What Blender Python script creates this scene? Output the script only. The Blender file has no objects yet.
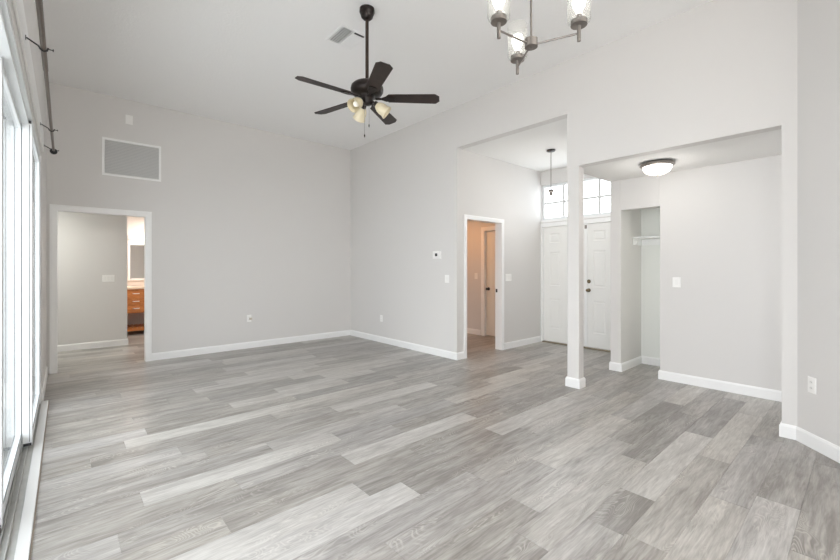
import bpy, bmesh, math, random
from mathutils import Vector, Matrix
random.seed(7)
S = bpy.context.scene
COL = S.collection

# ---------------------------------------------------------------- camera
FPX = 399.69
cam_d = bpy.data.cameras.new('camera')
cam_d.sensor_width = 36.0
cam_d.lens = FPX / 840 * 36.0
cam_d.shift_y = -12.0 / 840
cam_d.clip_start = 0.02
cam = bpy.data.objects.new('camera', cam_d)
COL.objects.link(cam)
cam.location = (0, 0, 1.32)
cam.rotation_euler = (math.pi / 2, 0, -math.atan2(0.66407, 0.74767))
S.camera = cam

# ---------------------------------------------------------------- world
w = bpy.data.worlds.new('sky')
S.world = w
w.use_nodes = True
bg = w.node_tree.nodes['Background']
bg.inputs[0].default_value = (0.93, 0.96, 1.0, 1)
bg.inputs[1].default_value = 5.0


def area_light(name, loc, rot, sx, sy, power, color=(1, 1, 1), portal=False, spread=None):
    d = bpy.data.lights.new(name, 'AREA')
    d.shape = 'RECTANGLE'; d.size = sx; d.size_y = sy
    d.energy = power; d.color = color
    if portal: d.cycles.is_portal = True
    if spread: d.spread = spread
    o = bpy.data.objects.new(name, d); COL.objects.link(o)
    o.location = loc; o.rotation_euler = rot
    return o


def point_light(name, loc, power, color=(1, 1, 1), r=0.05):
    d = bpy.data.lights.new(name, 'POINT')
    d.energy = power; d.color = color; d.shadow_soft_size = r
    o = bpy.data.objects.new(name, d); COL.objects.link(o); o.location = loc
    return o


HP = math.pi / 2
# daylight entering by the sliding doors (portal) and its sky glow
area_light('slider_portal', (-0.42, 2.15, 1.2), (0, -HP, 0), 2.5, 6.5, 1, portal=True)
area_light('transom_portal', (6.62, 3.08, 2.5), (0, HP, 0), 0.6, 1.6, 1, portal=True)
area_light('rear_fill', (0.9, -3.7, 2.6), (math.radians(158), 0, math.radians(4)), 2.2, 1.4, 150, (1.0, 0.975, 0.94))  # unseen fill behind the camera, added to lift far wall and ceiling
area_light('hall_ceiling_light', (5.3, 5.3, 2.40), (0, 0, 0), 0.3, 0.3, 10, (1.0, 0.42, 0.10))
point_light('foyer_fill', (5.312, 3.097, 2.27), 7.5, (1.0, 0.975, 0.94), 0.08)  # added foyer fill; the pendant itself has no lit bulb
point_light('nook_lamp_glow', (4.70, 1.50, 2.16), 3.4, (1.0, 0.97, 0.92), 0.12)
area_light('bedroom_hall_fill', (-0.6, 7.6, 2.38), (0, 0, 0), 0.5, 0.5, 22, (0.98, 1.0, 0.94))  # added fill without a lamp body, brightens the hall wall
area_light('closet_fill', (5.72, 1.03, 1.35), (math.radians(90), 0, 0), 0.12, 1.9, 2.6, (0.97, 1.0, 0.93))  # unseen strip added to brighten the closet, no lamp known there
area_light('bath_light', (1.3, 9.3, 2.38), (0, 0, 0), 0.4, 0.4, 24, (1.0, 0.90, 0.82))

S.view_settings.view_transform = 'Standard'
S.view_settings.look = 'None'
S.view_settings.gamma = 1.0
S.view_settings.exposure = 0.07
S.view_settings.use_curve_mapping = False
S.render.film_transparent = False
try:
    S.cycles.use_denoising = True
    S.cycles.max_bounces = 14
    S.cycles.diffuse_bounces = 8
    S.cycles.transparent_max_bounces = 16
    S.cycles.sample_clamp_indirect = 6.0
    S.cycles.caustics_reflective = False
    S.cycles.caustics_refractive = False
except Exception:
    pass


# ---------------------------------------------------------------- materials
def srgb(r, g, b):
    f = lambda c: (c / 255 / 12.92) if c / 255 <= 0.04045 else ((c / 255 + 0.055) / 1.055) ** 2.4
    return (f(r), f(g), f(b), 1)


MATS = {}


def mat(name, color, rough=0.5, metal=0.0, bump=0.0, bscale=200.0, var=0.0, emit=0.0, spec=0.5, ecol=None):
    if name in MATS: return MATS[name]
    m = bpy.data.materials.new(name); m.use_nodes = True
    nt = m.node_tree; b = nt.nodes['Principled BSDF']
    b.inputs['Base Color'].default_value = color
    b.inputs['Roughness'].default_value = rough
    b.inputs['Metallic'].default_value = metal
    b.inputs['Specular IOR Level'].default_value = spec
    tc = nt.nodes.new('ShaderNodeTexCoord')
    nz = nt.nodes.new('ShaderNodeTexNoise'); nz.inputs['Scale'].default_value = bscale
    nz.inputs['Detail'].default_value = 3
    nt.links.new(tc.outputs['Object'], nz.inputs['Vector'])
    if bump:
        bp = nt.nodes.new('ShaderNodeBump'); bp.inputs['Strength'].default_value = bump
        bp.inputs['Distance'].default_value = 0.004
        nt.links.new(nz.outputs['Fac'], bp.inputs['Height'])
        nt.links.new(bp.outputs['Normal'], b.inputs['Normal'])
    if var:
        mx = nt.nodes.new('ShaderNodeMix'); mx.data_type = 'RGBA'
        mx.inputs[6].default_value = tuple(c * (1 - var) for c in color[:3]) + (1,)
        mx.inputs[7].default_value = tuple(min(1, c * (1 + var)) for c in color[:3]) + (1,)
        nt.links.new(nz.outputs['Fac'], mx.inputs[0])
        nt.links.new(mx.outputs[2], b.inputs['Base Color'])
    if emit:
        b.inputs['Emission Color'].default_value = ecol or color
        b.inputs['Emission Strength'].default_value = emit
    MATS[name] = m
    return m


def glass(name, tint=(1, 1, 1, 1), frost=0.0, refl=1.45):
    m = bpy.data.materials.new(name); m.use_nodes = True
    nt = m.node_tree; nt.nodes.clear()
    out = nt.nodes.new('ShaderNodeOutputMaterial')
    tr = nt.nodes.new('ShaderNodeBsdfTransparent'); tr.inputs[0].default_value = tint
    gl = nt.nodes.new('ShaderNodeBsdfGlossy'); gl.inputs['Roughness'].default_value = 0.02
    lw = nt.nodes.new('ShaderNodeLayerWeight'); lw.inputs[0].default_value = 0.5
    pw = nt.nodes.new('ShaderNodeMath'); pw.operation = 'POWER'; pw.inputs[1].default_value = 5.0
    fr = nt.nodes.new('ShaderNodeMath'); fr.operation = 'MULTIPLY_ADD'; fr.inputs[1].default_value = 0.9; fr.inputs[2].default_value = 0.035
    nt.links.new(lw.outputs['Facing'], pw.inputs[0]); nt.links.new(pw.outputs[0], fr.inputs[0])
    mx = nt.nodes.new('ShaderNodeMixShader')
    nt.links.new(fr.outputs[0], mx.inputs[0]); nt.links.new(tr.outputs[0], mx.inputs[1]); nt.links.new(gl.outputs[0], mx.inputs[2])
    last = mx
    if frost:
        df = nt.nodes.new('ShaderNodeBsdfTranslucent'); df.inputs[0].default_value = (0.95, 0.95, 0.93, 1)
        d2 = nt.nodes.new('ShaderNodeBsdfDiffuse'); d2.inputs[0].default_value = (0.95, 0.95, 0.93, 1)
        a = nt.nodes.new('ShaderNodeMixShader'); a.inputs[0].default_value = 0.5
        nt.links.new(df.outputs[0], a.inputs[1]); nt.links.new(d2.outputs[0], a.inputs[2])
        m2 = nt.nodes.new('ShaderNodeMixShader'); m2.inputs[0].default_value = frost
        nt.links.new(mx.outputs[0], m2.inputs[1]); nt.links.new(a.outputs[0], m2.inputs[2])
        last = m2
    nt.links.new(last.outputs[0], out.inputs[0])
    return m


WALLC = (0.708, 0.692, 0.676, 1)
M_wall = mat('wall_paint', WALLC, 0.65, bump=0.12, bscale=90, spec=0.3)
M_ceil = mat('knockdown_ceiling', (0.93, 0.925, 0.92, 1), 0.9, bump=0.6, bscale=45, spec=0.2)
M_ceil2 = mat('textured_low_ceiling', (0.84, 0.835, 0.82, 1), 0.9, bump=1.0, bscale=60, spec=0.2)
M_trim = mat('white_trim_paint', (0.90, 0.90, 0.895, 1), 0.35, bump=0.03, bscale=30)
M_door = mat('white_door_paint', (0.88, 0.875, 0.85, 1), 0.4, bump=0.05, bscale=120)
M_vinyl = mat('white_aluminium', (0.80, 0.82, 0.83, 1), 0.35, bump=0.02, bscale=60)
M_track = mat('track_metal', (0.45, 0.45, 0.43, 1), 0.5, 0.1, var=0.2, bscale=12)
M_dark = mat('dark_gasket', (0.03, 0.03, 0.035, 1), 0.6)
M_plate = mat('white_plastic', (0.90, 0.89, 0.87, 1), 0.35)
M_bronze = mat('dark_bronze', (0.016, 0.010, 0.008, 1), 0.35, 0.3, var=0.2, bscale=40)
M_rodm = mat('rod_bronze', (0.14, 0.11, 0.09, 1), 0.28, 0.85, var=0.2, bscale=30)
M_nickel = mat('brushed_nickel', (0.29, 0.265, 0.245, 1), 0.32, 0.85, var=0.1, bscale=60)
M_brass = mat('aged_brass', (0.20, 0.15, 0.09, 1), 0.3, 0.9, var=0.1, bscale=60)
M_black = mat('black_plastic', (0.02, 0.02, 0.022, 1), 0.4)
M_slot = mat('dark_slot', (0.10, 0.10, 0.10, 1), 0.6)
M_patio = mat('patio_concrete', (0.74, 0.73, 0.71, 1), 0.8, bump=0.2, bscale=40, var=0.06)
M_shade = mat('cream_glass', srgb(224, 213, 184), 0.35, emit=0.0, var=0.05, bscale=25)
M_bulb = mat('bulb_glass', (0.95, 0.93, 0.9, 1), 0.3, emit=0.0)
M_lit = mat('lit_bulb', (1, 1, 1, 1), 0.3, emit=3.5, ecol=(1.0, 0.97, 0.92, 1))
M_dome = mat('lit_dome_glass', (0.95, 0.93, 0.9, 1), 0.3, emit=2.2, ecol=(1.0, 0.96, 0.90, 1))
M_glass = glass('window_glass', (0.97, 0.985, 0.985, 1))
M_cglass = glass('seeded_glass', (0.98, 0.98, 0.97, 1), frost=0.10)
M_mirror = mat('mirror_silver', (0.9, 0.9, 0.9, 1), 0.02, 1.0)
M_top = mat('vanity_counter', srgb(236, 214, 190), 0.3, var=0.05, bscale=30)


def wood_mat(name, c0, c1, scale, rough=0.4):
    m = bpy.data.materials.new(name); m.use_nodes = True
    nt = m.node_tree; b = nt.nodes['Principled BSDF']
    tc = nt.nodes.new('ShaderNodeTexCoord'); mp = nt.nodes.new('ShaderNodeMapping')
    mp.inputs['Scale'].default_value = scale
    nz = nt.nodes.new('ShaderNodeTexNoise'); nz.inputs['Scale'].default_value = 6; nz.inputs['Detail'].default_value = 6
    cr = nt.nodes.new('ShaderNodeValToRGB')
    cr.color_ramp.elements[0].color = c0; cr.color_ramp.elements[1].color = c1
    cr.color_ramp.elements[0].position = 0.35; cr.color_ramp.elements[1].position = 0.65
    nt.links.new(tc.outputs['Object'], mp.inputs[0]); nt.links.new(mp.outputs[0], nz.inputs['Vector'])
    nt.links.new(nz.outputs['Fac'], cr.inputs[0]); nt.links.new(cr.outputs[0], b.inputs['Base Color'])
    b.inputs['Roughness'].default_value = rough
    return m


M_oak = wood_mat('honey_oak', srgb(196, 120, 62), srgb(222, 150, 88), (2, 2, 14))
M_blade = wood_mat('dark_walnut_blade', (0.020, 0.011, 0.009, 1), (0.034, 0.020, 0.016, 1), (3, 3, 3), 0.5)


def floor_mat():
    m = bpy.data.materials.new('grey_oak_planks'); m.use_nodes = True
    nt = m.node_tree; b = nt.nodes['Principled BSDF']; N = nt.nodes.new; L = nt.links.new
    at = N('ShaderNodeAttribute'); at.attribute_name = 'tone'
    sep = N('ShaderNodeSeparateColor'); L(at.outputs['Color'], sep.inputs[0])   # r tone, g offset, b warmth
    tc = N('ShaderNodeTexCoord')
    # per plank shift of the grain
    off = N('ShaderNodeCombineXYZ')
    k = N('ShaderNodeMath'); k.operation = 'MULTIPLY'; k.inputs[1].default_value = 37.0; L(sep.outputs[1], k.inputs[0])
    L(k.outputs[0], off.inputs[0]); L(k.outputs[0], off.inputs[2])
    ad = N('ShaderNodeVectorMath'); ad.operation = 'ADD'; L(tc.outputs['Object'], ad.inputs[0]); L(off.outputs[0], ad.inputs[1])

    def noise(sc, scale, detail, dist=0.0):
        mp = N('ShaderNodeMapping'); mp.inputs['Scale'].default_value = sc; L(ad.outputs[0], mp.inputs[0])
        n = N('ShaderNodeTexNoise'); n.inputs['Scale'].default_value = scale; n.inputs['Detail'].default_value = detail
        n.inputs['Distortion'].default_value = dist
        L(mp.outputs[0], n.inputs['Vector']); return n

    def ramp(src, p0, v0, p1, v1):
        r = N('ShaderNodeMapRange'); r.inputs[1].default_value = p0; r.inputs[2].default_value = p1
        r.inputs[3].default_value = v0; r.inputs[4].default_value = v1
        L(src, r.inputs[0]); return r.outputs[0]
    base = N('ShaderNodeValToRGB'); e = base.color_ramp.elements
    e[0].position = 0.0; e[0].color = srgb(130, 126, 122)
    e[1].position = 1.0; e[1].color = srgb(191, 189, 186)
    mid = base.color_ramp.elements.new(0.5); mid.color = srgb(165, 162, 159)
    big = noise((0.7, 5.0, 1), 2.2, 3, 0.6)
    t0 = ramp(big.outputs['Fac'], 0.3, -0.22, 0.7, 0.22)
    med = noise((1.8, 15.0, 1), 2.0, 5, 1.2)
    t2 = ramp(med.outputs['Fac'], 0.35, -0.19, 0.65, 0.19)
    ta = N('ShaderNodeMath'); ta.operation = 'ADD'; L(t0, ta.inputs[0]); L(t2, ta.inputs[1]); t1 = ta.outputs[0]
    ts = N('ShaderNodeMath'); ts.operation = 'ADD'; L(sep.outputs[0], ts.inputs[0]); L(t1, ts.inputs[1])
    L(ts.outputs[0], base.inputs[0])
    # fine grain multiplies
    fine = noise((5.0, 60.0, 1), 2.0, 6, 0.4)
    f1 = ramp(fine.outputs['Fac'], 0.33, 0.86, 0.67, 1.10)
    # cathedral figure: distorted bands
    fig = noise((1.3, 4.5, 1), 1.5, 2, 0.5)
    fm = N('ShaderNodeMath'); fm.operation = 'MULTIPLY'; fm.inputs[1].default_value = 210.0; L(fig.outputs['Fac'], fm.inputs[0])
    wv = N('ShaderNodeMath'); wv.operation = 'SINE'; L(fm.outputs[0], wv.inputs[0])
    msk = noise((0.8, 3.5, 1), 2.6, 2, 0.4)
    mk = ramp(msk.outputs['Fac'], 0.50, 0.0, 0.68, 1.0)
    w1 = ramp(wv.outputs[0], 0.0, 0.0, 1.0, 1.0)
    wm = N('ShaderNodeMath'); wm.operation = 'MULTIPLY'; L(mk, wm.inputs[0]); L(w1, wm.inputs[1])
    wk = N('ShaderNodeMath'); wk.operation = 'MULTIPLY'; wk.inputs[1].default_value = 0.34; L(wm.outputs[0], wk.inputs[0])
    # dark pores
    por = noise((2.4, 34.0, 1), 3.0, 4, 1.0)
    pk = ramp(por.outputs['Fac'], 0.62, 1.0, 0.74, 0.78)
    mul = N('ShaderNodeMath'); mul.operation = 'MULTIPLY'; L(f1, mul.inputs[0]); L(pk, mul.inputs[1])
    vm = N('ShaderNodeVectorMath'); vm.operation = 'SCALE'; L(base.outputs[0], vm.inputs[0]); L(mul.outputs[0], vm.inputs[3])
    mx = N('ShaderNodeMix'); mx.data_type = 'RGBA'; L(wk.outputs[0], mx.inputs[0]); L(vm.outputs[0], mx.inputs[6])
    mx.inputs[7].default_value = srgb(216, 212, 206)
    # warmth per plank
    wr = N('ShaderNodeMix'); wr.data_type = 'RGBA'; wr.blend_type = 'MULTIPLY'
    L(sep.outputs[2], wr.inputs[0]); L(mx.outputs[2], wr.inputs[6]); wr.inputs[7].default_value = (1.01, 0.995, 0.95, 1)
    L(wr.outputs[2], b.inputs['Base Color'])
    b.inputs['Roughness'].default_value = 0.30
    b.inputs['Specular IOR Level'].default_value = 0.45
    bp = N('ShaderNodeBump'); bp.inputs['Strength'].default_value = 0.06; bp.inputs['Distance'].default_value = 0.002
    L(fine.outputs['Fac'], bp.inputs['Height']); L(bp.outputs['Normal'], b.inputs['Normal'])
    return m


M_floor = floor_mat()


# ---------------------------------------------------------------- mesh helpers
class MB:
    def __init__(self, M=None):
        self.bm = bmesh.new(); self.M = M or Matrix.Identity(4)

    def v(self, p): return self.bm.verts.new(self.M @ Vector(p))

    def face(self, pts): return self.bm.faces.new([self.v(p) for p in pts])

    def box(self, x0, x1, y0, y1, z0, z1):
        vs = [self.v((x, y, z)) for z in (z0, z1) for y in (y0, y1) for x in (x0, x1)]
        for f in ((0, 2, 3, 1), (4, 5, 7, 6), (0, 1, 5, 4), (2, 6, 7, 3), (0, 4, 6, 2), (1, 3, 7, 5)):
            self.bm.faces.new([vs[i] for i in f])
        return self

    def prism(self, pts, h0, h1):      # pts in local xy, extruded in z
        a = [self.v((x, y, h0)) for x, y in pts]; b = [self.v((x, y, h1)) for x, y in pts]
        n = len(pts)
        self.bm.faces.new(a[::-1]); self.bm.faces.new(b)
        for i in range(n):
            self.bm.faces.new([a[i], a[(i + 1) % n], b[(i + 1) % n], b[i]])
        return self

    def rings(self, rings, cap=(True, True)):
        vs = [[self.v(p) for p in r] for r in rings]
        n = len(rings[0])
        for a, b in zip(vs, vs[1:]):
            for i in range(n):
                self.bm.faces.new([a[i], a[(i + 1) % n], b[(i + 1) % n], b[i]])
        if cap[0]: self.bm.faces.new(vs[0][::-1])
        if cap[1]: self.bm.faces.new(vs[-1])
        return self

    def lathe(self, prof, c=(0, 0, 0), n=28, cap=(True, True), axis=None):
        A = Matrix.Identity(3)
        if axis is not None:
            A = Vector((0, 0, 1)).rotation_difference(Vector(axis).normalized()).to_matrix()
        R = []
        for r, z in prof:
            r = max(r, 0.0004)
            R.append([tuple(Vector(c) + A @ Vector((r * math.cos(t), r * math.sin(t), z))) for t in [2 * math.pi * i / n for i in range(n)]])
        return self.rings(R, cap)

    def tube(self, pts, r, n=12, cap=(True, True)):
        pts = [Vector(p) for p in pts]
        R = []
        up = None
        for i, p in enumerate(pts):
            d = (pts[min(i + 1, len(pts) - 1)] - pts[max(i - 1, 0)]).normalized()
            if up is None: up = Vector((0, 0, 1)) if abs(d.z) < 0.9 else Vector((1, 0, 0))
            a = d.cross(up).normalized(); b = a.cross(d).normalized()
            up = b
            rr = r[i] if isinstance(r, (list, tuple)) else r
            R.append([tuple(p + rr * (math.cos(t) * a + math.sin(t) * b)) for t in [2 * math.pi * k / n for k in range(n)]])
        return self.rings(R, cap)

    def build(self, name, m, parent=None, bevel=0.0, smooth=False):
        root = parent
        while root is not None and root.parent is not None: root = root.parent
        bmesh.ops.recalc_face_normals(self.bm, faces=self.bm.faces[:])
        if root is not None:
            bmesh.ops.translate(self.bm, verts=self.bm.verts[:], vec=-Vector(root.location))
        me = bpy.data.meshes.new(name); self.bm.to_mesh(me); self.bm.free()
        me.materials.append(m)
        if smooth:
            for p in me.polygons: p.use_smooth = True
            me.set_sharp_from_angle(angle=math.radians(38))
        o = bpy.data.objects.new(name, me); COL.objects.link(o)
        if parent is not None: o.parent = parent
        if bevel:
            bv = o.modifiers.new('bevel', 'BEVEL'); bv.width = bevel; bv.segments = 2
            bv.limit_method = 'ANGLE'; bv.angle_limit = math.radians(40)
        return o


def thing(name, label, cat, loc, group=None):
    o = bpy.data.objects.new(name, None); COL.objects.link(o); o.location = loc
    o.empty_display_size = 0.1
    o['label'] = label; o['category'] = cat
    if group: o['group'] = group
    return o


def struct(o, label=None):
    o['kind'] = 'structure'
    if label: o['label'] = label
    return o


def frame(pos, U, N):
    U = Vector(U).normalized(); N = Vector(N).normalized(); Z = Vector((0, 0, 1))
    M = Matrix.Identity(4)
    for i in range(3):
        M[i][0] = U[i]; M[i][1] = Z[i]; M[i][2] = N[i]; M[i][3] = pos[i]
    return M          # local x = along wall, y = up, z = out of the wall


# ---------------------------------------------------------------- key dimensions
XL = -0.172          # left wall face
XR = 4.20            # right wall plane (and headers, column)
YB = 6.79            # far wall face
HC = 3.64            # ceiling
TW = 0.12
YF0, YF1 = 2.235, 3.93      # foyer between these
XD = 6.40            # front door wall
HF = 3.045           # foyer ceiling
HN = 2.44            # nook ceiling
XN = 5.29            # nook back wall

# ---------------------------------------------------------------- floor (planks laid along x)
PW, PL, PY0 = 0.186, 1.26, 0.25
known = {0: 3.0, 2: 3.345, 3: 3.755, 4: 2.945, 5: 4.435, 6: 2.41, 7: 1.95, 8: 1.55, 9: 1.32, 11: 1.455, 13: 0.33, 14: 1.13,
         16: 3.14, 18: 0.336, 20: 1.19, 21: 1.70, 26: 1.695, 10: 0.62, 12: 2.05, 15: 0.75, 17: 2.65, 1: 2.80, 19: 1.75}
tones = {}   # (row, index of plank counted from the known joint: 0 = plank starting at the joint)
LT, MD, DK = 0.92, 0.48, 0.15
for k, d in {0: {-1: .85, 0: .35}, 1: {0: .45, -1: .8, 1: .4}, 2: {-1: .5, 0: .85, -2: .4}, 3: {-1: .97, 0: .3, -2: .2},
             4: {-1: .55, 0: .22, -2: .35}, 5: {-1: .2, 0: .9, -2: .6}, 6: {-1: .4, 0: .85, -2: .25, 1: .6},
             7: {0: .5, -1: .45, 1: .5}, 8: {-1: .97, 0: .15, -2: .55, 1: .6}, 9: {-1: .93, 0: .22, 1: .85, -2: .5, 2: .5},
             10: {0: .35, 1: .3, -1: .5}, 11: {0: .93, -1: .25, 1: .25, 2: .3, -2: .5}, 12: {0: .3, -1: .45, 1: .45},
             13: {0: .93, 1: .4, -1: .4, 2: .9, 3: .5}, 14: {0: .65, -1: .35, 1: .35}, 15: {0: .35, -1: .45, 1: .5, 2: .25},
             16: {-1: .9, 0: .45, -2: .3, 1: .3}, 17: {-1: .45, 0: .25}, 18: {0: .97, 1: .85, -1: .45, 2: .5},
             19: {0: .25, -1: .3, 1: .4}, 20: {0: .85, -1: .4, 1: .2}, 21: {0: .9, -1: .3, 1: .3}, 22: {0: .25},
             26: {0: .8, -1: .3, 1: .4}}.items():
    for i, t in d.items(): tones[(k, i)] = t
rnd = random.Random(11)
bm = bmesh.new()
lay = bm.loops.layers.float_color.new('tone')
g = 0.0011
k = -24
while PY0 + k * PW < 10.3:
    y0 = PY0 + k * PW; y1 = y0 + PW
    xa = -0.122 if y1 < 5.4 else (-0.171 if y1 < 6.8 else -1.6)
    xb = 6.42
    joint = known.get(k, rnd.uniform(0, PL))
    i0 = math.floor((xa - joint) / PL)
    i = i0
    while joint + i * PL < xb:
        x0 = joint + i * PL; x1 = x0 + PL
        t = tones.get((k, i))
        if t is None:
            t = rnd.choice([.15, .25, .3, .35, .4, .45, .5, .6, .8, .9])
        cuts = [(x0, x1, t)]
        if (k, i) == (3, -2): cuts = [(x0, 2.06, .5), (2.06, x1, .12)]
        for a, b_, tt in cuts:
            a = max(a, xa); b_ = min(b_, xb)
            if b_ - a < 0.004: continue
            c = (-0.02 + 0.84 * tt, rnd.random(), rnd.random(), 1)
            vs = [bm.verts.new(p) for p in ((a + g, y0 + g, 0), (b_ - g, y0 + g, 0), (b_ - g, y1 - g, 0), (a + g, y1 - g, 0))]
            lo = [bm.verts.new((vv.co.x + sx * g * .9, vv.co.y + sy * g * .9, -0.0015)) for vv, (sx, sy) in zip(vs, ((-1, -1), (1, -1), (1, 1), (-1, 1)))]
            fs = [bm.faces.new(vs)]
            for j in range(4):
                fs.append(bm.faces.new([lo[j], lo[(j + 1) % 4], vs[(j + 1) % 4], vs[j]]))
            for f in fs:
                for l in f.loops: l[lay] = c
        i += 1
    k += 1
me = bpy.data.meshes.new('floor'); bm.to_mesh(me); bm.free(); me.materials.append(M_floor)
floor = bpy.data.objects.new('floor', me); COL.objects.link(floor); struct(floor)
b = MB(); b.box(-0.16, 6.55, -4.3, YB, -0.12, -0.0016); b.box(-1.6, 6.55, 7.06, 10.4, -0.12, -0.0016); b.box(-.39, 6.55, YB, 7.06, -0.12, -0.0016)
struct(b.build('subfloor', M_slot))

# ---------------------------------------------------------------- ceilings
struct(MB().box(-0.5, XR, -4.2, YB + TW, HC, HC + .1).build('ceiling', M_ceil))
struct(MB().box(XR + TW, XD + .15, YF0, YF1 + TW, HF, HF + .1).build('ceiling_foyer', M_ceil2))
b = MB(); b.box(XR + TW, XN + .8, -0.5, YF0 - .005, HN, HN + .1)
struct(b.build('ceiling_nook', M_ceil2))
struct(MB().box(XR + TW, 6.25, YF1 + TW, 7.6, HN, HN + .1).build('ceiling_hall', M_ceil2))
struct(MB().box(-1.6, 2.4, 7.06, 10.4, HN, HN + .1).box(-.39, 2.4, YB + TW, 7.06, HN, HN + .1).build('ceiling_bedroom_hall', M_ceil2))

# ---------------------------------------------------------------- walls
OPEN_Z = 2.41            # slider opening
YS0, YS1 = -1.0, 5.36
b = MB()
b.box(-0.40, XL, -4.2, YS0, -0.1, HC)
b.box(-0.40, XL, YS1, YB + TW, -0.1, HC)
b.box(-0.40, XL, YS0, YS1, OPEN_Z, HC)
struct(b.build('wall_left', M_wall, bevel=.004))
b = MB()                 # far wall with doorway
DX0, DX1, DZ = -0.072, 0.850, 2.045
b.box(XL, DX0 - .02, YB, YB + TW, 0, HC)
b.box(DX1 + .02, XR, YB, YB + TW, 0, HC)
b.box(DX0 - .02, DX1 + .02, YB, YB + TW, DZ + .02, HC)
struct(b.build('wall_far', M_wall))
# angled corner
CH = [(XR, 0.46), (XR, 0.37), (3.30, -0.42), (3.30, -4.2), (3.42, -4.2), (3.42, -0.47), (XR + TW, 0.32), (XR + TW, 0.46)]
b = MB()                 # right wall with headers and the angled corner
b.box(XR, XR + TW, YF1, YB + TW, 0, HC)
b.box(XR, XR + TW, 2.25, YF1, HF, HC)
b.box(XR, XR + TW, 0.46, 2.25, HN, HC)
b.prism(CH, 0, HC)
struct(b.build('wall_right', M_wall))
struct(MB().box(XR, XR + TW - .01, 2.112, 2.25, 0, HN).build('column', M_wall, bevel=.006))
# bit of column above the low ceiling
struct(MB().box(XR + TW, XN + .02, YF0 - .005, YF0 + .02, HN - .0, HF + .1).build('wall_soffit', M_wall))
struct(MB().box(-0.5, 3.42, -4.3, -4.2, -.1, HC).build('wall_near', M_wall))
# foyer left wall with doorway
PX0, PX1, PZ = 4.405, 5.235, 2.04
b = MB()
b.box(XR + TW, PX0 - .02, YF1, YF1 + TW, 0, HF)
b.box(PX1 + .02, XD, YF1, YF1 + TW, 0, HF)
b.box(PX0 - .02, PX1 + .02, YF1, YF1 + TW, PZ + .02, HF)
struct(b.build('wall_foyer_left', M_wall))
# front door wall: door opening and transom opening
TZ0, TZ1 = 2.165, 2.80
FY0, FY1 = 2.30, 3.928       # door pair frame
b = MB()
b.box(XD, XD + .15, FY1, 4.05, 0, HF)
b.box(XD, XD + .15, 2.10, FY0, 0, HF)
b.box(XD, XD + .15, FY0, FY1, 2.09, TZ0)
b.box(XD, XD + .15, FY0, FY1, TZ1, HF)
struct(b.build('wall_front', M_wall))
# foyer right wall / closet side
struct(MB().box(XN, XD, 2.105, YF0, 0, HF).build('wall_foyer_right', M_wall, bevel=.004))
# nook back wall with closet opening
CY0, CY1, CZ = 1.66, 2.105, 2.055
b = MB()
b.box(XN, XN + TW, -0.5, CY0, 0, HN)
b.box(XN, XN + TW, CY0, CY1, CZ, HN)
struct(b.build('wall_nook', M_wall, bevel=.003))
M_clo = mat('closet_lightened_white', (0.84, 0.85, 0.82, 1), 0.6, bump=0.12, bscale=90)  # greenish white, made paler to make up for missing closet light
struct(MB().box(5.97, 6.07, 1.0, 2.105, 0, HN).build('wall_closet_back', M_clo))
struct(MB().box(XN + TW, 6.07, 0.9, 1.0, 0, HN).build('wall_closet_side', M_clo))
struct(MB().box(XR + TW, XN + TW, -0.6, -0.5, 0, HN).build('wall_nook_side', M_wall))
# hall behind the right wall
HW = 6.10
b = MB()
b.box(HW, HW + .12, 4.05, 4.20, 0, HN); b.box(HW, HW + .12, 5.0, 7.5, 0, HN); b.box(HW, HW + .12, 4.20, 5.0, 2.06, HN)
struct(b.build('wall_hall', M_wall))
struct(MB().box(XR + TW, 6.22, 7.5, 7.6, 0, HN).build('wall_hall_end', M_wall))
struct(MB().box(HW + .121, HW + .17, 4.1, 5.1, 0, 2.2).build('wall_hall_light_block', M_wall))  # unseen panel added to block outside light leaking round the door
# rooms behind the far wall
YH = 8.485
struct(MB().box(-1.6, 0.80, YH, YH + .12, 0, HN).build('wall_bedroom_hall', M_wall))
struct(MB().box(-1.6, -1.5, 7.05, YH, 0, HN).build('wall_bedroom_hall_left', M_wall))
struct(MB().box(2.3, 2.4, YB + TW, 10.3, 0, HN).build('wall_bath_right', M_wall))
struct(MB().box(0.56, 0.68, YH + .12, 10.3, 0, HN).build('wall_bath_left', M_wall))
struct(MB().box(0.56, 2.4, 10.2, 10.3, 0, HN).build('wall_bath_back', mat('bath_paint', (0.72, 0.66, 0.62, 1), 0.6)))
# outside
struct(MB().box(-7.0, -0.401, 6.92, 7.05, -.2, 5.0).build('wall_exterior_dimmer', mat('dimmer_wall_stucco', (.36, .37, .37, 1), .8, bump=.3, bscale=60)))  # wing wall added to dim the bright view through the sliding glass
b = MB(); b.box(-9, -0.42, -8, 14, -0.16, -0.06)
struct(b.build('patio_slab', M_patio))

# ---------------------------------------------------------------- baseboards
BH, BT = 0.105, 0.014


def baseboard(name, pts, flip=1):
    """polyline on the floor along the wall face; board grows to the left of travel * flip"""
    b = MB()
    P = [Vector((x, y)) for x, y in pts]
    offs = []
    for i, p in enumerate(P):
        ns = []
        if i > 0: d = (P[i] - P[i - 1]).normalized(); ns.append(Vector((-d.y, d.x)) * flip)
        if i < len(P) - 1: d = (P[i + 1] - P[i]).normalized(); ns.append(Vector((-d.y, d.x)) * flip)
        if len(ns) == 2:
            n = (ns[0] + ns[1]).normalized(); n = n / max(0.3, n.dot(ns[0]))
        else: n = ns[0]
        offs.append(n)
    prof = [(0.0005, 0), (BT, 0), (BT, BH - .018), (BT * .72, BH - .008), (BT * .45, BH), (0.0005, BH)]
    rings = [[(p.x + n.x * t, p.y + n.y * t, z + .0005) for t, z in prof] for p, n in zip(P, offs)]
    b.rings(rings)
    return struct(b.build(name, M_trim))


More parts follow.
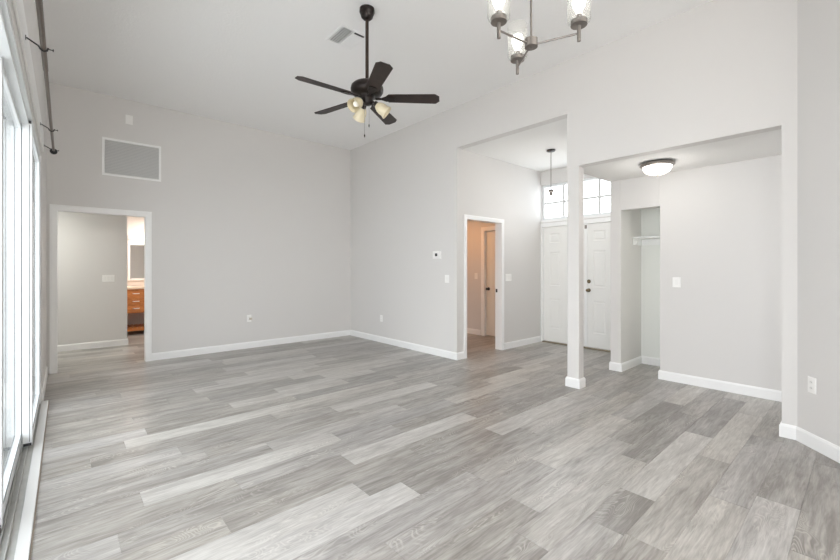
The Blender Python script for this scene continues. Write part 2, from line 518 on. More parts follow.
CW = 0.062       # casing width
baseboard('baseboard_left', [(XL, YS1 + .03), (XL, YB - .016)], -1)
baseboard('baseboard_far', [(DX1 + CW + .002, YB), (XR - .0145, YB)], -1)
baseboard('baseboard_right', [(XR, YB), (XR, YF1), (PX0 - CW - .006, YF1)], -1)
baseboard('baseboard_foyer_left', [(PX1 + CW + .006, YF1), (XD - .022, YF1)], -1)
baseboard('baseboard_column', [(XR, 2.18), (XR, 2.25), (XR + .11, 2.25), (XR + .11, 2.112), (XR, 2.112), (XR, 2.1805)], 1)
b_ = baseboard('baseboard_closet', [(XN + .3, YF0), (XN, YF0), (XN, 2.105), (5.97, 2.105), (5.97, 1.02)], -1)
baseboard('baseboard_nook', [(XN + .10, CY0), (XN, CY0), (XN, -0.48)], -1)
baseboard('baseboard_corner', [(XR + .1, 0.46), (XR, 0.46), (XR, 0.37), (3.30, -0.42), (3.30, -1.5)], -1)
baseboard('baseboard_hall', [(HW, 7.4), (HW, 5.0 + .075)], -1)
baseboard('baseboard_bedroom_hall', [(-1.48, YH), (0.80, YH), (0.80, YH + .118)], -1)
# fix directions: a board must lie on the room side (see normals above)

# ---------------------------------------------------------------- casings


def casing(name, M, u0, u1, z1, width=CW, th=0.016, depth=0.12, z0=0.0, jamb=0.02):
    """frame around an opening u0..u1 wide in wall frame M (z out of the wall) and its jamb lining"""
    b = MB(M)
    prof = [(0, 0), (0, th * .6), (width * .3, th * .8), (width * .75, th), (width, th * .75), (width, 0)]
    # left, top, right as mitred sweep
    P = [((u0, z0), (-1, 0)), ((u0, z1), (-1, 1)), ((u1, z1), (1, 1)), ((u1, z0), (1, 0))]
    b.rings([[(p[0] + d[0] * t, p[1] + d[1] * t, h + .0005) for t, h in prof] for p, d in P])
    b.box(u0 - jamb + .001, u0, z0, z1, -depth, 0)
    b.box(u1, u1 + jamb - .001, z0, z1, -depth, 0)
    b.box(u0 - jamb + .001, u1 + jamb - .001, z1, z1 + jamb - .001, -depth, 0)
    return struct(b.build(name, M_trim))


MA = frame((0, YB, 0), (1, 0, 0), (0, -1, 0))
casing('trim_1', MA, DX0, DX1, DZ, width=.072)
MF = frame((0, YF1, 0), (1, 0, 0), (0, -1, 0))
casing('trim_2', MF, PX0, PX1, PZ)
MH = frame((HW, 0, 0), (0, 1, 0), (-1, 0, 0))
casing('trim_3', MH, 4.22, 4.98, 2.04, width=.075)
MD = frame((XD, 0, 0), (0, 1, 0), (-1, 0, 0))
# front door frame with head
b = MB(MD)
b.box(FY1 - .035, FY1, 0, 2.05, .0005, .018); b.box(FY0 + .001, FY0 + .03, 0, 2.09, .0005, .018)
b.box(FY0 + .001, FY1, 2.05, 2.118, .0005, .02)
b.box(FY1 - .03, FY1 - .001, 0, 2.089, -.12, 0); b.box(FY0 + .001, FY0 + .02, 0, 2.089, -.12, 0); b.box(FY0 + .02, FY1 - .03, 2.05, 2.089, -.12, 0)
struct(b.build('trim_4', M_trim, bevel=.002))
struct(MB(MD).box(FY0 + .02, FY1 - .03, 0.0005, 0.018, -.10, .02).build('trim_5', mat('threshold_bronze', srgb(150, 138, 118), 0.4, 0.4, var=.2, bscale=20), bevel=.004))
# metal strike plate on the passage jamb
t = thing('strike_plate', 'small black strike plate on the white door jamb of the warm-lit passage', 'strike plate', (PX1, YF1 + .09, .95))
b = MB(); b.box(PX1 - .0025, PX1 - .0005, YF1 + .075, YF1 + .108, .925, .98); b.build('plate', M_black, t)

# ---------------------------------------------------------------- panelled doors


def door_leaf(name, M, w, h, z0=0.012, th=0.04):
    """six-panel leaf; local x 0..w, y up, z front"""
    b = MB(M)
    st, mu = 0.108, 0.15
    pw = (w - 2 * st - mu) / 2
    us = [0, st, st + pw, st + pw + mu, w - st, w]
    vs = [0, .235, .76, .985, 1.585, 1.745, 1.91, h]
    pan = {(i, j) for i in (1, 3) for j in (1, 3, 5)}
    bm = b.bm; grid = {}
    for i, u in enumerate(us):
        for j, v in enumerate(vs):
            grid[i, j] = b.v((u, v + z0, 0))
    pf = []
    for i in range(5):
        for j in range(7):
            f = bm.faces.new([grid[i, j], grid[i + 1, j], grid[i + 1, j + 1], grid[i, j + 1]])
            if (i, j) in pan: pf.append(f)
    bk = {k_: b.v((us[k_[0]], vs[k_[1]] + z0, -th)) for k_ in [(0, 0), (5, 0), (5, 7), (0, 7)]}
    bm.faces.new([bk[0, 7], bk[5, 7], bk[5, 0], bk[0, 0]])
    bm.faces.new([bk[0, 0], bk[5, 0]] + [grid[i, 0] for i in range(5, -1, -1)])
    bm.faces.new([bk[5, 7], bk[0, 7]] + [grid[i, 7] for i in range(6)])
    bm.faces.new([bk[0, 7], bk[0, 0]] + [grid[0, j] for j in range(8)])
    bm.faces.new([bk[5, 0], bk[5, 7]] + [grid[5, j] for j in range(7, -1, -1)])
    bmesh.ops.recalc_face_normals(bm, faces=bm.faces[:])
    bmesh.ops.inset_individual(bm, faces=pf, thickness=0.016, depth=-0.009)
    bmesh.ops.inset_individual(bm, faces=pf, thickness=0.022, depth=0.0)
    bmesh.ops.inset_individual(bm, faces=pf, thickness=0.012, depth=0.006)
    return b.build(name, M_door)


def knob(M, u, z, parent, m, name='knob', rose=.03, ball=.027, reach=.055):
    b = MB(M)
    b.lathe([(rose, 0.0005), (rose, .006), (rose * .7, .011), (.011, .013), (.011, reach - ball * .9), (ball * .8, reach - ball * .55), (ball, reach),
             (ball * .85, reach + ball * .5), (ball * .4, reach + ball * .75), (.001, reach + ball * .78)], (u, z, 0), 20)
    return b.build(name, m, parent, smooth=True)


LM = 3.115   # where the leaves meet
ML = frame((XD + .045, LM + .003, 0), (0, 1, 0), (-1, 0, 0))
d1 = struct(door_leaf('door_1', ML, FY1 - .033 - LM - .003, 2.028, z0=.02))
d1['label'] = 'left white six-panel leaf of the double front door'
MR = frame((XD + .045, FY0 + .023, 0), (0, 1, 0), (-1, 0, 0))
d2 = struct(door_leaf('door_2', MR, LM - FY0 - .026, 2.028, z0=.02))
d2['label'] = 'right white six-panel leaf of the double front door, with knob and deadbolt'
kw = LM - FY0 - .026 - .042
knob(MR, kw, .955, d2, M_brass)
b = MB(MR); b.lathe([(.031, 0.0005), (.031, .008), (.024, .016), (.012, .017), (.001, .0175)], (kw, 1.10, 0), 20)
db = b.build('deadbolt', M_brass, d2, smooth=True)
b = MB(MR); b.box(kw - .005, kw + .005, 1.083, 1.117, .0172, .03); b.build('thumb_turn', M_brass, db, bevel=.002)
# astragal strip on left leaf
b = MB(ML); b.box(-.022, .018, .03, 2.04, .0005, .014); b.build('astragal', M_trim, d1, bevel=.003)
b = MB(ML); b.box(-.02, .016, 1.97, 2.03, .0145, .02); b.build('flush_bolt', M_nickel, d1)
# hinges of left leaf
# hall door
MHd = frame((HW + .05, 4.225, 0), (0, 1, 0), (-1, 0, 0))
d3 = struct(MB(MHd).box(0, .75, .012, 2.03, -.035, 0).build('door_3', mat('hall_door_paint', (0.80, 0.76, 0.68, 1), .4), bevel=.002))
knob(MHd, .75 - .06, .915, d3, M_black, ball=.026)

# ---------------------------------------------------------------- transom window_1
MT = frame((XD + .06, 0, 0), (0, 1, 0), (-1, 0, 0))
b = MB(MT)
y0, y1 = FY0 + .001, FY1 - .001
fw = .045
b.box(y0, y1, TZ0 + .001, TZ0 + fw, -.04, .02); b.box(y0, y1, TZ1 - fw, TZ1 - .001, -.04, .02)
b.box(y0, y0 + fw, TZ0 + fw, TZ1 - fw, -.04, .02); b.box(y1 - fw, y1, TZ0 + fw, TZ1 - fw, -.04, .02)
w1 = struct(b.build('window_1', M_vinyl, bevel=.003)); w1['label'] = 'transom window of small panes above the double front door'
b = MB(MT)
zc = (TZ0 + TZ1) / 2 - .01
b.box(y0 + fw, y1 - fw, zc - .017, zc + .017, -.012, .012)
for y in (3.52, 3.20, 2.90, 2.58):
    b.box(y - .017, y + .017, TZ0 + fw, zc - .0175, -.012, .012)
    b.box(y - .017, y + .017, zc + .0175, TZ1 - fw, -.012, .012)
b.build('muntins', mat('muntin_white', (.62, .62, .61, 1), .4), w1)
b = MB(MT); b.box(y0 + fw, y1 - fw, TZ0 + fw, TZ1 - fw, -.003, .003); b.build('pane', M_glass, w1)
# sill and apron of the transom
b = MB(MD); b.box(FY0 + .001, FY1, TZ0 - .035, TZ0, .0005, .022)
struct(b.build('trim_6', M_trim, bevel=.003))

# ---------------------------------------------------------------- sliding doors
PZ0, PZ1 = 0.03, 2.39
# head, jamb, sill of the slider frame
b = MB()
b.box(-.36, -.177, YS0 + .001, YS1 - .001, 2.393, OPEN_Z - .0005)
b.box(-.36, -.197, YS0 + .001, YS1 - .001, 2.365, 2.3925)
b.box(-.36, -.177, YS1 - .03, YS1 - .0005, 0.0, 2.364)
b.box(-.36, -.177, YS0 + .0005, YS0 + .03, 0.0, 2.364)
struct(b.build('trim_7', M_vinyl, bevel=.002), 'white aluminium head and jambs around the sliding doors')
b = MB()
b.box(-.42, -.172, YS0 + .001, YS1 - .001, -.05, .004)
for x in (-.204, -.231, -.258, -.286, -.313):
    b.box(x - .003, x + .003, YS0 + .031, YS1 - .031, .0042, .022)
struct(b.build('trim_8', M_track), 'grey metal sliding door track with raised rails')
b = MB(); b.box(-.1715, -.122, YS0 + .001, YS1 + .03, .0002, .016)
struct(b.build('trim_9', mat('sill_paint', (0.70, 0.70, 0.69, 1), .45), bevel=.004), 'white sill board along the foot of the sliding doors')
b = MB(); b.box(-.1215, -.116, YS0 + .001, YS1 + .03, .0002, .006)
struct(b.build('trim_10', mat('taupe_caulk', srgb(150, 138, 125), .7)), 'thin taupe joint strip between sill board and floor')


def slider(name, x0, x1, ya, yb, label):
    b = MB()
    st = .065
    b.box(x0, x1, ya, ya + st, PZ0, PZ1); b.box(x0, x1, yb - st, yb, PZ0, PZ1)
    b.box(x0 + .004, x1 - .004, ya + st, yb - st, PZ0, PZ0 + .085); b.box(x0 + .004, x1 - .004, ya + st, yb - st, PZ1 - .06, PZ1)
    o = struct(b.build(name, M_vinyl, bevel=.003)); o['label'] = label
    xm = (x0 + x1) / 2
    b = MB(); b.box(xm - .006, xm + .006, ya + st, yb - st, PZ0 + .085, PZ1 - .06); b.build('pane', M_glass, o)
    b = MB()
    gz = .006
    b.box(x1 - .004, x1 - .001, ya + st + .0005, ya + st + gz, PZ0 + .085, PZ1 - .06)
    b.box(x1 - .004, x1 - .001, ya + st + gz, yb - st, PZ0 + .0855, PZ0 + .085 + gz)
    b.box(x1 - .004, x1 - .001, yb - st - gz, yb - st - .0005, PZ0 + .085, PZ1 - .06)
    b.build('gasket', M_slot, o)
    # black corner blocks at the foot and head of the near stile's end
    b = MB()
    for zz in (PZ0 + .003, PZ1 - .022):
        b.box(x0 + .004, x1 - .004, ya - .008, ya - .0002, zz, zz + .018)
    b.build('corner_block', M_dark, o)
    # grooves of the channel on the stile end
    b = MB(); b.box(x1 - .016, x1 - .013, ya - .0015, ya - .0002, PZ0 + .03, PZ1 - .03); b.build('channel_edge', M_slot, o)
    return o


slider('door_4', -.229, -.178, 4.05, YS1 - .032, 'white sliding glass door panel farthest from the camera, beside the wall stub')
slider('door_5', -.284, -.233, 2.85, 4.14, 'middle white sliding glass door panel, standing behind the farthest one')
slider('door_6', -.339, -.288, 1.60, 2.94, 'nearest white sliding glass door panel, at the left edge of the photo')

# ---------------------------------------------------------------- curtain board and rod
b = MB(); b.box(XL + .0005, XL + .014, -1.4, 5.45, 2.475, 2.665)
t = b.build('mounting_board', mat('bright_white_board', (0.92, 0.92, 0.91, 1), .4), bevel=.003)
t['label'] = 'long white mounting board on the left wall above the sliding doors'; t['category'] = 'board'
RX, RZ, RE = -0.087, 2.512, 5.52
rod = thing('curtain_rod', 'long bronze curtain rod on brackets above the sliding glass doors', 'curtain rod', (RX, 2.76, RZ))
b = MB(); b.tube([(RX, -1.4, RZ), (RX, 3.3, RZ)], .0125, 16); b.build('rod', M_rodm, rod, smooth=True)
b = MB(); b.tube([(RX, 3.3, RZ), (RX, RE, RZ)], .0105, 16); b.build('inner_rod', M_rodm, rod, smooth=True)
b = MB(); b.lathe([(.013, 0), (.022, .004), (.03, .016), (.03, .026), (.02, .038), (.006, .044), (.001, .045)], (RX, RE, RZ), 20, axis=(0, 1, 0)); b.build('finial', M_black, rod, smooth=True)
for y in (-1.2, 0.9, 2.97, 4.67, 5.47):
    br = MB()
    br.tube([(XL + .0195, y, RZ + .03), (RX - .02, y, RZ + .004), (RX - .012, y, RZ - .012), (RX, y, RZ - .0195), (RX + .014, y, RZ - .013), (RX + .019, y, RZ + .004)], .0042, 8)
    bo = br.build('bracket', M_black, rod, smooth=True)
    br = MB(); br.box(XL + .0148, XL + .018, y - .006, y + .006, RZ + .018, RZ + .042); br.build('wall_plate', M_black, bo, bevel=.002)
    br = MB(); br.tube([(RX + .019, y, RZ - .002), (RX + .036, y, RZ - .002)], .0028, 8); br.lathe([(.001, 0), (.007, .001), (.007, .005), (.001, .006)], (RX + .036, y, RZ - .002), 10, axis=(1, 0, 0)); br.build('set_screw', M_black, bo, smooth=True)
ring = MB()
R = []
for i in range(28):
    a = 2 * math.pi * i / 28
    c = Vector((math.cos(a), 0, math.sin(a)))
    R.append([tuple(Vector((RX, 2.32, RZ - .004)) + c * (.0155 + .0022 * math.cos(q)) + Vector((0, .0022 * math.sin(q), 0))) for q in [2 * math.pi * j / 8 for j in range(8)]])
R.append(R[0]); ring.rings(R, (False, False)); ring.build('collar', M_black, rod, smooth=True)

# ---------------------------------------------------------------- grilles, plates
MAp = lambda x, z: frame((x, YB, z), (1, 0, 0), (0, -1, 0))
t = thing('return_vent', 'large white louvred return air grille high on the far wall', 'vent', (.70, YB, 2.56))
W2, Hh = .3335, .253
M = MAp(.7015, 2.815)
b = MB(M)
b.box(-W2, W2, -Hh, -Hh + .028, .0005, .014); b.box(-W2, W2, Hh - .028, Hh, .0005, .014)
b.box(-W2, -W2 + .028, -Hh + .028, Hh - .028, .0005, .014); b.box(W2 - .028, W2, -Hh + .028, Hh - .028, .0005, .014)
b.build('frame', M_trim, t, bevel=.003)
b = MB(M); b.box(-W2 + .028, W2 - .028, -Hh + .028, Hh - .028, .0005, .002); b.build('backing', mat('vent_backing', (.55, .55, .55, 1), .6), t)
b = MB(M)
n = 22
for i in range(n):
    z = -Hh + .038 + (2 * Hh - .076) * i / (n - 1)
    b.face([(-W2 + .028, z + .008, .003), (W2 - .028, z + .008, .003), (W2 - .028, z - .008, .012), (-W2 + .028, z - .008, .012)])
    b.face([(-W2 + .028, z + .0065, .003), (W2 - .028, z + .0065, .003), (W2 - .028, z - .0095, .012), (-W2 + .028, z - .0095, .012)])
b.build('louvres', mat('louvre_white', (.72, .72, .71, 1), .4), t)


def plate_frame(b, w, h, th=.006):
    b.rings([[(-w, -h, .0005), (w, -h, .0005), (w, h, .0005), (-w, h, .0005)],
             [(-w, -h, th * .5), (w, -h, th * .5), (w, h, th * .5), (-w, h, th * .5)],
             [(-w + .004, -h + .004, th), (w - .004, -h + .004, th), (w - .004, h - .004, th), (-w + .004, h - .004, th)]])


def switch(M, loc, gangs, label, name='light_switch', col=M_plate, w=None):
    t = thing(name, label, 'light switch', loc, 'light switches on the walls')
    b = MB(M); w = w or (.036 + .023 * (gangs - 1)); plate_frame(b, w, .058); b.build('plate', col, t)
    for g_ in range(gangs):
        u = (g_ - (gangs - 1) / 2) * .046
        b = MB(M); b.rings([[(u - .0165, -.033, .0062), (u + .0165, -.033, .0062), (u + .0165, .033, .0062), (u - .0165, .033, .0062)],
                            [(u - .0155, -.032, .0085), (u + .0155, -.032, .0085), (u + .0155, .032, .011), (u - .0155, .032, .011)]])
        b.build('rocker', mat('rocker_white', (.86, .85, .83, 1), .3), t)
    return t


def outlet(M, loc, label):
    t = thing('wall_outlet', label, 'outlet', loc, 'outlets low on the walls')
    b = MB(M); plate_frame(b, .036, .058); b.build('plate', M_plate, t)
    for s in (-1, 1):
        b = MB(M); b.lathe([(.0155, .0062), (.0155, .0085), (.001, .0086)], (0, s * .0215, 0), 18)
        so = b.build('socket', mat('rocker_white', (.86, .85, .83, 1), .3), t, smooth=True)
        b = MB(M); b.box(-.007, -.005, s * .0215 - .003, s * .0215 + .006, .0088, .0092); b.box(.005, .007, s * .0215 - .003, s * .0215 + .006, .0088, .0092)
        b.build('slot', M_slot, so)
    return t


t = thing('blank_cover', 'small blank white cover plate high on the far wall above the return grille', 'cover plate', (.66, YB, 3.365))
b = MB(MAp(.662, 3.365)); plate_frame(b, .04, .062); b.build('plate', M_plate, t)
o = outlet(MAp(2.265, .49), (2.265, YB, .49), 'white outlet low on the far wall right of the doorway')
b = MB(MAp(2.265, .49)); b.box(.002, .036, -.02, .012, .0095, .05); pl = b.build('plug_adapter', mat('adapter_beige', srgb(205, 196, 182), .4), o, bevel=.004)
b = MB(MAp(2.265, .49)); b.box(-.012, .012, -.006, .006, .0505, .054); b.build('adapter_cap', M_slot, pl) if False else b.bm.free()
MBr = lambda y, z: frame((XR, y, z), (0, 1, 0), (-1, 0, 0))
outlet(MBr(5.76, .425), (XR, 5.76, .425), 'white outlet low on the long right wall near the far corner')
t = thing('thermostat', 'white thermostat with small dark screen on the right wall left of the passage', 'thermostat', (XR, 4.33, 1.46))
M = MBr(4.335, 1.515)
b = MB(M); plate_frame(b, .085, .058, .02); b.build('body', M_plate, t)
b = MB(M); b.box(-.018, .03, -.018, .026, .0202, .0215); b.build('screen', M_black, t)
switch(MBr(4.13, 1.16), (XR, 4.13, 1.16), 1, 'single white light switch on the right wall just below the thermostat', w=.042)
M = frame((5.425, YF1, 1.165), (1, 0, 0), (0, -1, 0))
switch(M, (5.425, YF1, 1.165), 3, 'wide white three-gang switch on the foyer wall right of the open passage')
M = frame((HW, 5.19, 1.16), (0, 1, 0), (-1, 0, 0))
switch(M, (HW, 5.19, 1.16), 1, 'light switch seen through the passage on the warm-lit hall wall')
M = frame((XN, 1.485, 1.155), (0, 1, 0), (-1, 0, 0))
switch(M, (XN, 1.485, 1.155), 1, 'single white light switch on the nook wall right of the closet', w=.042)
M = frame((.545, YH, 1.145), (1, 0, 0), (0, -1, 0))
switch(M, (.545, YH, 1.145), 3, 'three-gang white switch seen through the far doorway on the hall wall')
u = Vector((.90, .79)).normalized()
c0 = Vector((XR, .37)) - u * .134
M = frame((c0.x, c0.y, .46), (u.x, u.y, 0), (-u.y, u.x, 0))
outlet(M, (c0.x, c0.y, .46), 'white outlet on the angled wall at the right edge of the room')

# ceiling register
t = thing('ceiling_register', 'white supply air register in the high ceiling beside the fan', 'vent', (2.12, 3.5, HC))
cx, cy = 2.12, 3.50
b = MB()
ox, oy = .15, .165
b.box(cx - ox, cx + ox, cy - oy, cy - oy + .022, HC - .008, HC - .0005); b.box(cx - ox, cx + ox, cy + oy - .022, cy + oy, HC - .008, HC - .0005)
b.box(cx - ox, cx - ox + .022, cy - oy + .022, cy + oy - .022, HC - .008, HC - .0005); b.box(cx + ox - .022, cx + ox, cy - oy + .022, cy + oy - .022, HC - .008, HC - .0005)
b.box(cx - .007, cx + .007, cy - oy + .022, cy + oy - .022, HC - .012, HC - .0015)
b.build('frame', M_trim, t)
b = MB(); b.box(cx - ox + .022, cx + ox - .022, cy - oy + .022, cy + oy - .022, HC - .0012, HC - .0005); b.build('duct', mat('duct_dark', (.02, .02, .02, 1), .7), t)
for half in (-1, 1):
    b = MB()
    n = 5
    xa, xb = (cx + .008, cx + ox - .022) if half == 1 else (cx - ox + .022, cx - .008)
    ya, yb = cy - oy + .022 + (.03 if half == 1 else 0), cy + oy - .022
    p = (xb - xa) / n
    for i in range(n):
        x = xa + p * (i + .5)
        hw = .0030 if half == -1 else .0095
        q = [(x - hw, HC - .004), (x + hw, HC - .009), (x + hw, HC - .0075), (x - hw, HC - .0025)]
        b.rings([[(u_, ya, v_) for u_, v_ in q], [(u_, yb, v_) for u_, v_ in q]])
    b.build('blades', M_trim, t)

# ---------------------------------------------------------------- ceiling fan
FX, FYc = 2.023, 2.992
fan = thing('ceiling_fan', 'dark bronze five-blade ceiling fan with cream glass lights', 'ceiling fan', (FX, FYc, HC))
b = MB(); b.lathe([(.066, HC - .0005), (.068, HC - .03), (.062, HC - .045), (.055, HC - .06), (.052, HC - .075), (.035, HC - .092), (.02, HC - .10)], (FX, FYc, 0), 28); b.build('canopy', M_bronze, fan, smooth=True)
b = MB(); b.tube([(FX, FYc, HC - .09), (FX, FYc, 2.99)], .0155, 16); b.build('downrod', mat('downrod_bronze', (.05, .035, .028, 1), .35, .5), fan, smooth=True)
b = MB(); b.lathe([(.022, 3.01), (.028, 2.988), (.06, 2.98), (.118, 2.965), (.140, 2.945), (.146, 2.922), (.144, 2.898), (.128, 2.874), (.10, 2.862), (.075, 2.857), (.07, 2.848)], (FX, FYc, 0), 36); b.build('motor', M_bronze, fan, smooth=True)
b = MB(); b.lathe([(.069, 2.8475), (.06, 2.835), (.052, 2.825), (.050, 2.80), (.04, 2.785), (.012, 2.777), (.001, 2.775)], (FX, FYc, 0), 28); b.build('switch_housing', M_bronze, fan, smooth=True)
ZB = 2.838
for i in range(5):
    A = math.radians(-40 + 72 * i)
    M = Matrix.Translation((FX, FYc, ZB)) @ Matrix.Rotation(A, 4, 'Z')
    Mp = M @ Matrix.Translation((0, 0, 0)) @ Matrix.Rotation(math.radians(-12), 4, 'X')
    out = [(.17, -.03), (.195, -.056), (.605, -.068), (.645, -.038), (.652, .034), (.620, .068), (.195, .056), (.17, .03)]
    b = MB(Mp); b.prism(out, 0.0, .006)
    bl = b.build('blade', M_blade, fan, bevel=.002)
    b = MB(Mp)
    b.prism([(.075, -.012), (.13, -.012), (.17, -.034), (.235, -.034), (.25, -.02), (.25, .02), (.235, .034), (.17, .034), (.13, .012), (.075, .012)], -.007, -.0005)
    for sx, sy in ((.195, .02), (.195, -.02), (.235, 0)):
        b.lathe([(.006, -.010), (.006, -.0072)], (sx, sy, 0), 8)
    b.build('blade_iron', M_bronze, bl)
camR = math.atan2(-0.664, 0.748)     # world angle of image-right
for deg in (5, 122, 236):
    a = camR + math.radians(deg)
    d = Vector((math.cos(a), math.sin(a), 0))
    c = Vector((FX, FYc, 2.815))
    axis = (d * .80 + Vector((0, 0, -.62))).normalized()
    p0 = c + d * .03; p1 = c + d * .042 + Vector((0, 0, .004)); p2 = p1 + axis * .025
    b = MB(); b.tube([tuple(p0), tuple(p1), tuple(p2)], .009, 10); b.lathe([(.012, .0), (.024, .008), (.026, .028), (.022, .034)], tuple(p2), 18, axis=tuple(axis))
    ar = b.build('light_arm', M_bronze, fan, smooth=True)
    s0 = p2 + axis * .03
    prof = [(.024, 0), (.034, .012), (.046, .035), (.052, .065), (.050, .085), (.056, .105), (.0605, .118), (.058, .1185), (.053, .104), (.047, .085), (.049, .065), (.043, .036), (.031, .013), (.021, .001)]
    b = MB(); b.lathe(prof, tuple(s0), 24, (False, False), axis=tuple(axis)); sh = b.build('glass_shade', M_shade, fan, smooth=True)
    b = MB(); b.lathe([(.010, .0), (.012, .02), (.024, .045), (.028, .065), (.022, .086), (.010, .094), (.001, .096)], tuple(s0), 18, axis=tuple(axis)); b.build('bulb', M_bulb, sh, smooth=True)
for dx, ln in ((.018, .17), (-.022, .26)):
    px_, py_ = FX + .748 * -dx * -1, FYc - .664 * dx
    b = MB(); b.tube([(px_, py_, 2.78), (px_, py_, 2.78 - ln)], .0014, 6); ch = b.build('pull_chain', M_nickel, fan)
    b = MB(); b.lathe([(.001, 0), (.005, -.006), (.006, -.02), (.002, -.03)], (px_, py_, 2.78 - ln), 10); b.build('fob', M_bronze, ch, smooth=True)

# ---------------------------------------------------------------- chandelier
CX0, CY0_, CZ0 = 1.680, 1.085, 2.395
ch = thing('chandelier', 'three-arm nickel chandelier with clear cylinder glasses and lit bulbs', 'chandelier', (CX0, CY0_, HC))
b = MB(); b.lathe([(.065, HC - .0005), (.065, HC - .02), (.012, HC - .028), (.008, HC - .03)], (CX0, CY0_, 0), 28); b.build('canopy', M_nickel, ch, smooth=True)
b = MB(); b.tube([(CX0, CY0_, HC - .028), (CX0, CY0_, 2.425)], .0055, 12); b.build('stem', M_nickel, ch, smooth=True)
b = MB(); b.lathe([(.008, 2.428), (.031, 2.422), (.031, 2.384), (.006, 2.383), (.006, 2.378), (.001, 2.378)], (CX0, CY0_, 0), 28); b.build('hub', M_nickel, ch, smooth=True)
for deg in (172, 52, -68):
    a = math.radians(deg); d = Vector((math.cos(a), math.sin(a), 0))
    e = Vector((CX0, CY0_, CZ0)) + d * .215
    b = MB(); b.tube([tuple(Vector((CX0, CY0_, CZ0)) + d * .03), tuple(e)], .0048, 10); ar = b.build('arm', M_nickel, ch, smooth=True)
    b = MB(); b.lathe([(.001, -.036), (.0085, -.036), (.0085, .038)], tuple(e), 14); b.build('stub', M_nickel, ar, smooth=True)
    b = MB(); b.lathe([(.008, .034), (.036, .036), (.036, .058), (.030, .059), (.014, .06), (.014, .085), (.001, .085)], tuple(e), 26); b.build('cup', M_nickel, ar, smooth=True)
    b = MB(); b.lathe([(.037, .050), (.048, .052), (.0515, .062), (.0515, .225), (.0495, .225), (.0495, .064), (.047, .055), (.037, .053)], tuple(e), 32, (False, False)); b.build('glass_shade', M_cglass, ch, smooth=True)
    b = MB(); b.lathe([(.012, .0855), (.014, .10), (.027, .125), (.031, .145), (.026, .166), (.012, .177), (.001, .179)], tuple(e), 20); b.build('bulb', M_lit, ch, smooth=True)

# ---------------------------------------------------------------- pendant in the foyer
PXc, PYc = 5.312, 3.097
t = thing('pendant_light', 'slim bronze pendant without a shade hanging before the front door transom', 'pendant light', (PXc, PYc, HF))
b = MB(); b.lathe([(.062, HF - .0005), (.062, HF - .018), (.05, HF - .024), (.008, HF - .027)], (PXc, PYc, 0), 26); b.build('canopy', M_bronze, t, smooth=True)
b = MB(); b.tube([(PXc, PYc, HF - .026), (PXc, PYc, 2.46)], .0055, 10); b.build('rod', M_nickel, t, smooth=True)
b = MB(); b.lathe([(.006, 2.47), (.04, 2.465), (.042, 2.435), (.024, 2.428), (.024, 2.375), (.016, 2.37), (.001, 2.37)], (PXc, PYc, 0), 24); b.build('socket', M_nickel, t, smooth=True)

# ---------------------------------------------------------------- flush light in the nook
LX, LY = 4.70, 1.50
t = thing('flush_light', 'lit round flush-mount light with nickel rim on the low nook ceiling', 'ceiling light', (LX, LY, HN))
b = MB(); b.lathe([(.140, HN - .0005), (.158, HN - .012), (.164, HN - .032), (.152, HN - .044), (.139, HN - .046)], (LX, LY, 0), 40, (True, False)); b.build('rim', M_nickel, t, smooth=True)
b = MB(); b.lathe([(.138, HN - .040), (.135, HN - .066), (.115, HN - .100), (.075, HN - .122), (.03, HN - .130), (.001, HN - .131)], (LX, LY, 0), 40, (False, True)); b.build('glass_dome', M_dome, t, smooth=True)
b = MB(); b.lathe([(.005, HN - .1305), (.012, HN - .134), (.013, HN - .142), (.006, HN - .153), (.001, HN - .156)], (LX, LY, 0), 14); b.build('finial', M_nickel, t, smooth=True)

# ---------------------------------------------------------------- closet shelf
t = thing('closet_shelf', 'white closet shelf on cleats with a bracket in the narrow closet', 'shelf', (5.8, 1.6, 1.72))
b = MB(); b.box(5.66, 5.969, 1.001, 2.104, 1.715, 1.733); b.build('shelf_board', M_trim, t, bevel=.002)
b = MB(); b.box(5.955, 5.969, 1.001, 2.104, 1.63, 1.7145); b.box(5.68, 5.954, 2.09, 2.104, 1.63, 1.7145); b.build('cleat', M_trim, t, bevel=.002)
b = MB(); b.lathe([(.028, 0), (.028, .01), (.018, .02)], (5.76, 2.0895, 1.665), 16, axis=(0, -1, 0)); b.build('rod_socket', M_plate, t, smooth=True)

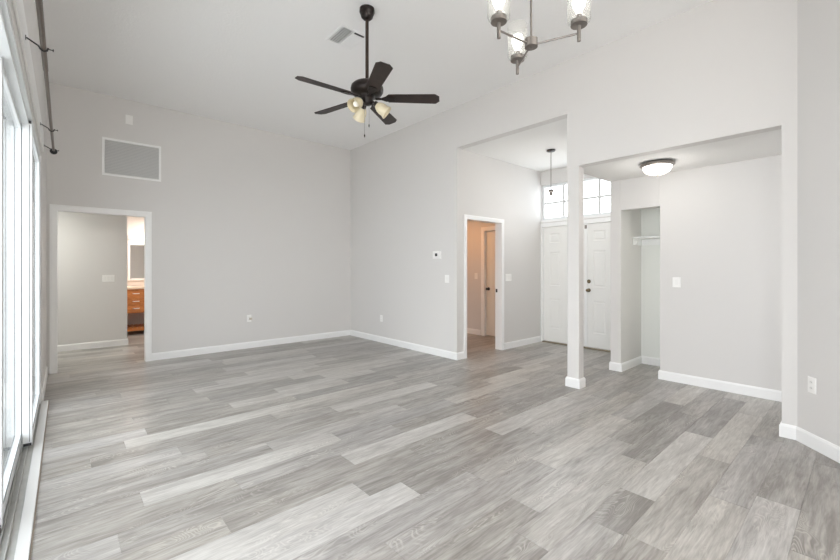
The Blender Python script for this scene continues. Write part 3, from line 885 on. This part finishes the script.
# ---------------------------------------------------------------- bathroom
VX0, VX1, VY0, VY1 = .72, 1.90, 9.62, 10.19
v = thing('bathroom_vanity', 'honey oak bathroom vanity with drawers and open slatted shelf, seen through the far doorway', 'vanity', (1.3, 9.9, 0))
b = MB(); b.box(VX0 + .02, VX1 - .02, VY0 + .02, VY1, .43, .90); b.build('cabinet', M_oak, v, bevel=.003)
b = MB(); b.box(VX0, VX1, VY0 - .01, VY1, .901, .94); b.build('countertop', M_top, v, bevel=.005)
for x in (VX0 + .02, VX1 - .08):
    for y in (VY0 + .02, VY1 - .06):
        b = MB(); b.box(x, x + .05, y, y + .05, .0005, .429); b.build('leg', M_oak, v)
b = MB()
b.box(VX0 + .071, VX1 - .081, VY0 + .025, VY0 + .05, .075, .13); b.box(VX0 + .071, VX1 - .081, VY1 - .04, VY1 - .015, .075, .13)
x = VX0 + .08
while x < VX1 - .13:
    b.box(x, x + .045, VY0 + .02, VY1 - .01, .1305, .148); x += .07
b.build('slatted_shelf', M_oak, v)
for cxx in (.99, 1.55):
    for z0, z1 in ((.45, .575), (.59, .715), (.73, .88)):
        b = MB(); b.box(cxx - .22, cxx + .22, VY0 + .003, VY0 + .0195, z0, z1); dr = b.build('drawer', M_oak, v, bevel=.004)
        zc_ = (z0 + z1) / 2 + .01
        b = MB(); hx = cxx + .06
        b.tube([(hx - .05, VY0 + .002, zc_), (hx - .04, VY0 - .022, zc_), (hx + .04, VY0 - .022, zc_), (hx + .05, VY0 + .002, zc_)], .008, 8); b.build('handle', M_plate, dr, smooth=True)
t = thing('bathroom_mirror', 'white-framed bathroom mirror above the oak vanity', 'mirror', (1.3, 10.19, 1.05))
b = MB()
mx0, mx1, mz0, mz1 = .97, 1.70, 1.06, 1.84
b.box(mx0, mx0 + .04, 10.175, 10.199, mz0, mz1); b.box(mx1 - .04, mx1, 10.175, 10.199, mz0, mz1)
b.box(mx0 + .04, mx1 - .04, 10.175, 10.199, mz0, mz0 + .04); b.box(mx0 + .04, mx1 - .04, 10.175, 10.199, mz1 - .04, mz1)
b.build('frame', M_trim, t, bevel=.003)
b = MB(); b.box(mx0 + .04, mx1 - .04, 10.188, 10.194, mz0 + .04, mz1 - .04); b.build('mirror_glass', M_mirror, t)
t = thing('vanity_light', 'lit bathroom light bar with round bulbs above the mirror', 'light', (1.3, 10.19, 1.95))
b = MB(); b.box(.98, 1.66, 10.165, 10.199, 1.91, 1.98); b.build('bar', M_trim, t, bevel=.004)
for x in (1.19, 1.38, 1.57):
    b = MB(); b.lathe([(.018, 0), (.022, .03), (.045, .05), (.055, .09), (.045, .125), (.02, .142), (.001, .145)], (x, 10.1645, 1.945), 18, axis=(0, -1, 0)); b.build('bulb', mat('bright_bulb', (1, 1, 1, 1), .3, emit=12.0, ecol=(1, .93, .85, 1)), t, smooth=True)
